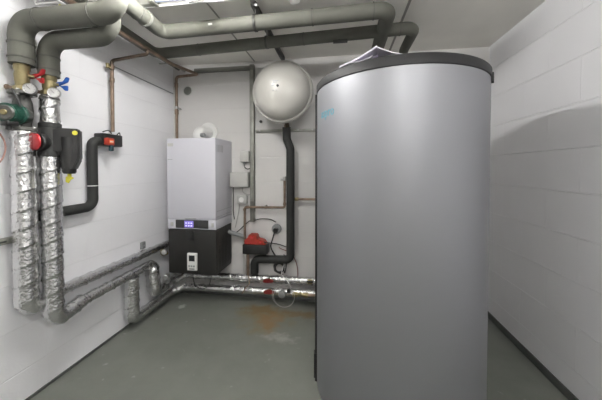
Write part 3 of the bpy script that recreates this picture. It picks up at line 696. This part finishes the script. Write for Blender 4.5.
# valve handles and metering bits on the floor pipes at the back
def red_valve(label, x, y, z):
    t = thing('pipe_valve', label, 'valve', (x, y, z-.03), 'red-handled valves on the floor pipes')
    obj('stem', lambda bm: cyl(bm, (x, y, z), (x, y-.055, z+.008), .012, 14), 'brass', t)
    obj('handle', lambda bm: prism(bm, [(x-.055, y-.05, z+.000), (x-.03, y-.05, z+.022), (x+.02, y-.05, z+.026), (x+.058, y-.05, z+.010), (x+.055, y-.05, z-.010), (x+.01, y-.05, z-.018), (x-.04, y-.05, z-.020)], (0, -.014, 0), .004), 'red_dark', t)
red_valve('flat red valve handle on upper foil floor pipe at back wall', -.735, 2.682, .262)
red_valve('flat red valve handle on lower foil floor pipe at back wall', -.715, 2.635, .172)
t = thing('pipe_fitting', 'brass fitting on upper foil floor pipe right beside the tank', 'valve', (-.29, 2.66, .25))
obj('body', lambda bm: (hexnut(bm, (-.335, 2.668, .262), (-.29, 2.668, .264), .026), cyl(bm, (-.31, 2.668, .262), (-.31, 2.63, .285), .014, 14)), 'brass', t)
obj('handle', lambda bm: box(bm, (-.34, 2.618, .275), (-.275, 2.63, .292), .004), 'darksteel', t)
t = thing('pipe_fitting', 'brass and copper union on lower floor pipe right of the coiled white cable', 'valve', (-.40, 2.60, .15))
obj('body', lambda bm: (hexnut(bm, (-.475, 2.612, .152), (-.43, 2.612, .153), .026), cyl(bm, (-.43, 2.612, .153), (-.34, 2.612, .154), .017, 16), hexnut(bm, (-.36, 2.612, .154), (-.325, 2.612, .154), .025), cyl(bm, (-.40, 2.612, .155), (-.40, 2.58, .185), .011, 12)), 'brass', t)
obj('copper_tail', lambda bm: cyl(bm, (-.325, 2.612, .154), (-.22, 2.612, .155), .014, 14), 'copper', t)
t = thing('heat_meter', 'small round dark meter on lower floor pipe inside loop of white cable', 'meter', (-.575, 2.60, .12))
mm = obj('meter_body', lambda bm: lathe(bm, (-.585, 2.635, .150), (0, -1, 0), [(0, .030), (.03, .036), (.045, .036), (.05, .030)], 28), 'socket', t)
obj('meter_face', lambda bm: lathe(bm, (-.585, 2.584, .150), (0, -1, 0), [(0, .027), (.003, .026), (.0035, 0)], 28), 'socket', mm)
obj('sensor_head', lambda bm: box(bm, (-.535, 2.60, .165), (-.50, 2.64, .195), .004), 'black', t)
t = thing('white_cable', 'thin white cable hanging in round loop in front of the floor pipes', 'cable', (-.55, 2.57, .05))
parts('cable_loop', [T(ringpts((-.565+.008*k, 2.572-.006*k, .150-.004*k), .112-.007*k, a0=.8, a1=2*PI+.4), .0026, .001, seg=7) for k in range(2)], 'cable_grey', t)
obj('cable_tail', cable([(-.487, 2.572, .230), (-.53, 2.60, .29), (-.60, 2.66, .33), (-.59, 2.74, .41)], .0035), 'white_plastic', t)
for x in (-1.05, -.98, -.93):
    pass
t = thing('foil_bands', 'pair of creased tape bands and a copper bleed pipe below the red valve', 'pipe', (-1.0, 2.66, .12))
obj('bleed_pipe', cable([(-.955, 2.66, .30), (-.925, 2.615, .24), (-.96, 2.60, .19), (-1.0, 2.605, .13)], .006), 'copper', t)
obj('tape_band', lambda bm: lathe(bm, (-1.02, 2.715, .2465), (1, 0, .015), [(0, .040), (0, .0435), (.03, .0435), (.03, .040)], 28), 'tape', t)
obj('tape_band', lambda bm: lathe(bm, (-1.08, 2.665, .1455), (1, 0, .015), [(0, .038), (0, .0425), (.03, .0425), (.03, .038)], 28), 'tape', t)

# ------------------------------------------------------------------ under the ceiling
t = thing('pipe_hanger', 'dark steel ceiling rail with clamps carrying the two grey lagged pipes', 'bracket', (-.60, 2.2, 2.51))
obj('rail', B((-.622, 1.80, 2.512), (-.582, 2.74, 2.545), .002), 'darksteel', t)
def clampring(y, r):
    return lambda bm: (lathe(bm, (-.610, y, 2.4178), (1, 0, 0), [(0, r), (0, r+.004), (.016, r+.004), (.016, r)], 32), box(bm, (-.605, y-.006, 2.4178+r), (-.597, y+.006, 2.516)))
obj('pipe_clamp', clampring(1.8433, .052), 'darksteel', t)
obj('pipe_clamp', clampring(2.134, .046), 'darksteel', t)
parts('clamp_bolt', [cy((-.60, 1.802, 2.527), (-.60, 1.765, 2.527), .016, 6), cy((-.575, 1.803, 2.518), (-.575, 1.77, 2.500), .010, 6)], 'steel', t)
t = thing('pipe_hanger', 'galvanised bracket under ceiling holding grey lagged pipe near left corner', 'bracket', (-1.35, 1.7, 2.5))
obj('rail', B((-1.70, 1.655, 2.500), (-1.24, 1.690, 2.545), .003), 'galv', t)
obj('pipe_clamp', lambda bm: lathe(bm, (-1.32, 1.665, 2.4179), (0, 1, -.043), [(0, .051), (0, .056), (.016, .056), (.016, .052)], 32), 'galv', t)
t = thing('ceiling_sensor', 'small round white fitting on ceiling above the vessel, at top edge', 'sensor', (-.325, 1.79, 2.515))
obj('base', lambda bm: lathe(bm, (-.320, 1.825, 2.545), (0, 0, -1), [(0, .038), (.012, .038), (.022, .03), (.030, .018), (.031, 0)], 28), 'white_plastic', t)
t = thing('ceiling_clamp', 'small dark clamp hanging under grey ceiling pipe left of the tank', 'bracket', (-.015, 2.11, 2.37))
obj('strap', lambda bm: (box(bm, (-.07, 2.09, 2.372), (.04, 2.14, 2.380), .002), box(bm, (-.03, 2.095, 2.378), (-.02, 2.10, 2.392), .001)), 'darksteel', t)

# thin white vent pipe with a yellow end above the fat pipes
t = thing('vent_tube', 'thin white tube with yellow end above the fat grey pipes at top left', 'pipe', (-1.72, 1.37, 2.33))
obj('tube', T([(-1.80, 1.37, 2.52), (-1.80, 1.37, 2.375), (-1.645, 1.37, 2.372), (-1.630, 1.37, 2.350)], .006, .012, seg=10), 'white_plastic', t)
obj('tip', lambda bm: cyl(bm, (-1.631, 1.37, 2.356), (-1.622, 1.37, 2.325), .008, 12, .002), 'yellow', t)
t = tag(obj('sensor_tube', T([(-1.77, 1.375, 2.16), (-1.77, 1.365, 2.03)], .005, seg=8) if False else cable([(-1.815, 1.38, 2.17), (-1.818, 1.38, 2.10), (-1.815, 1.38, 2.02), (-1.812, 1.38, 1.955)], .0045), 'white_plastic', loc=(-1.80, 1.37, 1.96)),
        'thin white tube hanging between the two fat grey uprights', 'tube')

# ------------------------------------------------------------------ ceiling luminaires
def luminaire(label, x, y, ax, L_, lampm):
    """bare-tube batten: housing, lit tube held by two end sockets; ax = the way it runs"""
    t = thing('batten_light', label, 'light', (x, y, ZC), 'ceiling batten lights')
    e = V((1, 0, 0)) if ax == 'X' else V((0, 1, 0)); n = V((0, 1, 0)) if ax == 'X' else V((1, 0, 0)); c = V((x, y, 0)); h = L_/2
    def bb(u0, u1, w_, z0, z1):
        p = c+e*u0-n*w_; q = c+e*u1+n*w_
        return B((p.x, p.y, z0), (q.x, q.y, z1), .003)
    obj('housing', bb(-h, h, .045, 2.512, ZC), 'white_plastic', t)
    obj('lit_tube', lambda bm: cyl(bm, c+e*(-h+.03)+V((0, 0, 2.455)), c+e*(h-.03)+V((0, 0, 2.455)), .018, 20, .003), lampm, t)
    for u in (-h, h-.025): obj('tube_socket', bb(u, u+.025, .02, 2.435, 2.513), 'white_plastic', t)
luminaire('white ceiling batten light with bare tube, just above the photo left of centre', -.93, 1.27, 'Y', .64, 'lamp')
luminaire('added fill light behind the viewer, built like the ceiling batten', .35, -.60, 'X', 1.2, 'fill_lamp')  # unseen fill light, added to brighten the tank and right wall
t = thing('cable_channel', 'white rimmed ceiling channel with blue-grey tube, cut by top edge of photo', 'channel', (-.9, 1.65, 2.5))
obj('rear_lip', B((-1.35, 1.688, 2.498), (-.30, 1.703, ZC), .002), 'white_plastic', t)
obj('tube', lambda bm: cyl(bm, (-1.22, 1.645, 2.512), (-1.00, 1.645, 2.512), .015, 18, .002), 'tube_glass', t)
obj('end_block', B((-1.00, 1.62, 2.500), (-.955, 1.688, ZC), .003), 'white_plastic', t)
obj('end_block', B((-1.255, 1.62, 2.495), (-1.225, 1.688, ZC), .003), 'galv', t)
w = bpy.data.worlds.new('World'); S.world = w; w.use_nodes = True
w.node_tree.nodes['Background'].inputs[0].default_value = (.8, .85, .9, 1); w.node_tree.nodes['Background'].inputs[1].default_value = .2

# ------------------------------------------------------------------ camera
cd = bpy.data.cameras.new('camera'); cam = bpy.data.objects.new('camera', cd); C.objects.link(cam)
cd.sensor_width = 36; cd.lens = 270/602*36; cd.shift_y = -.0429; cd.clip_start = .05
cam.location = (0, 0, 1.4); cam.rotation_euler = (math.radians(90-1.2), 0, math.radians(8.6))
S.camera = cam
S.view_settings.view_transform = 'Standard'; S.view_settings.look = 'None'
S.view_settings.exposure = 1.2; S.view_settings.gamma = 1; S.view_settings.use_curve_mapping = False
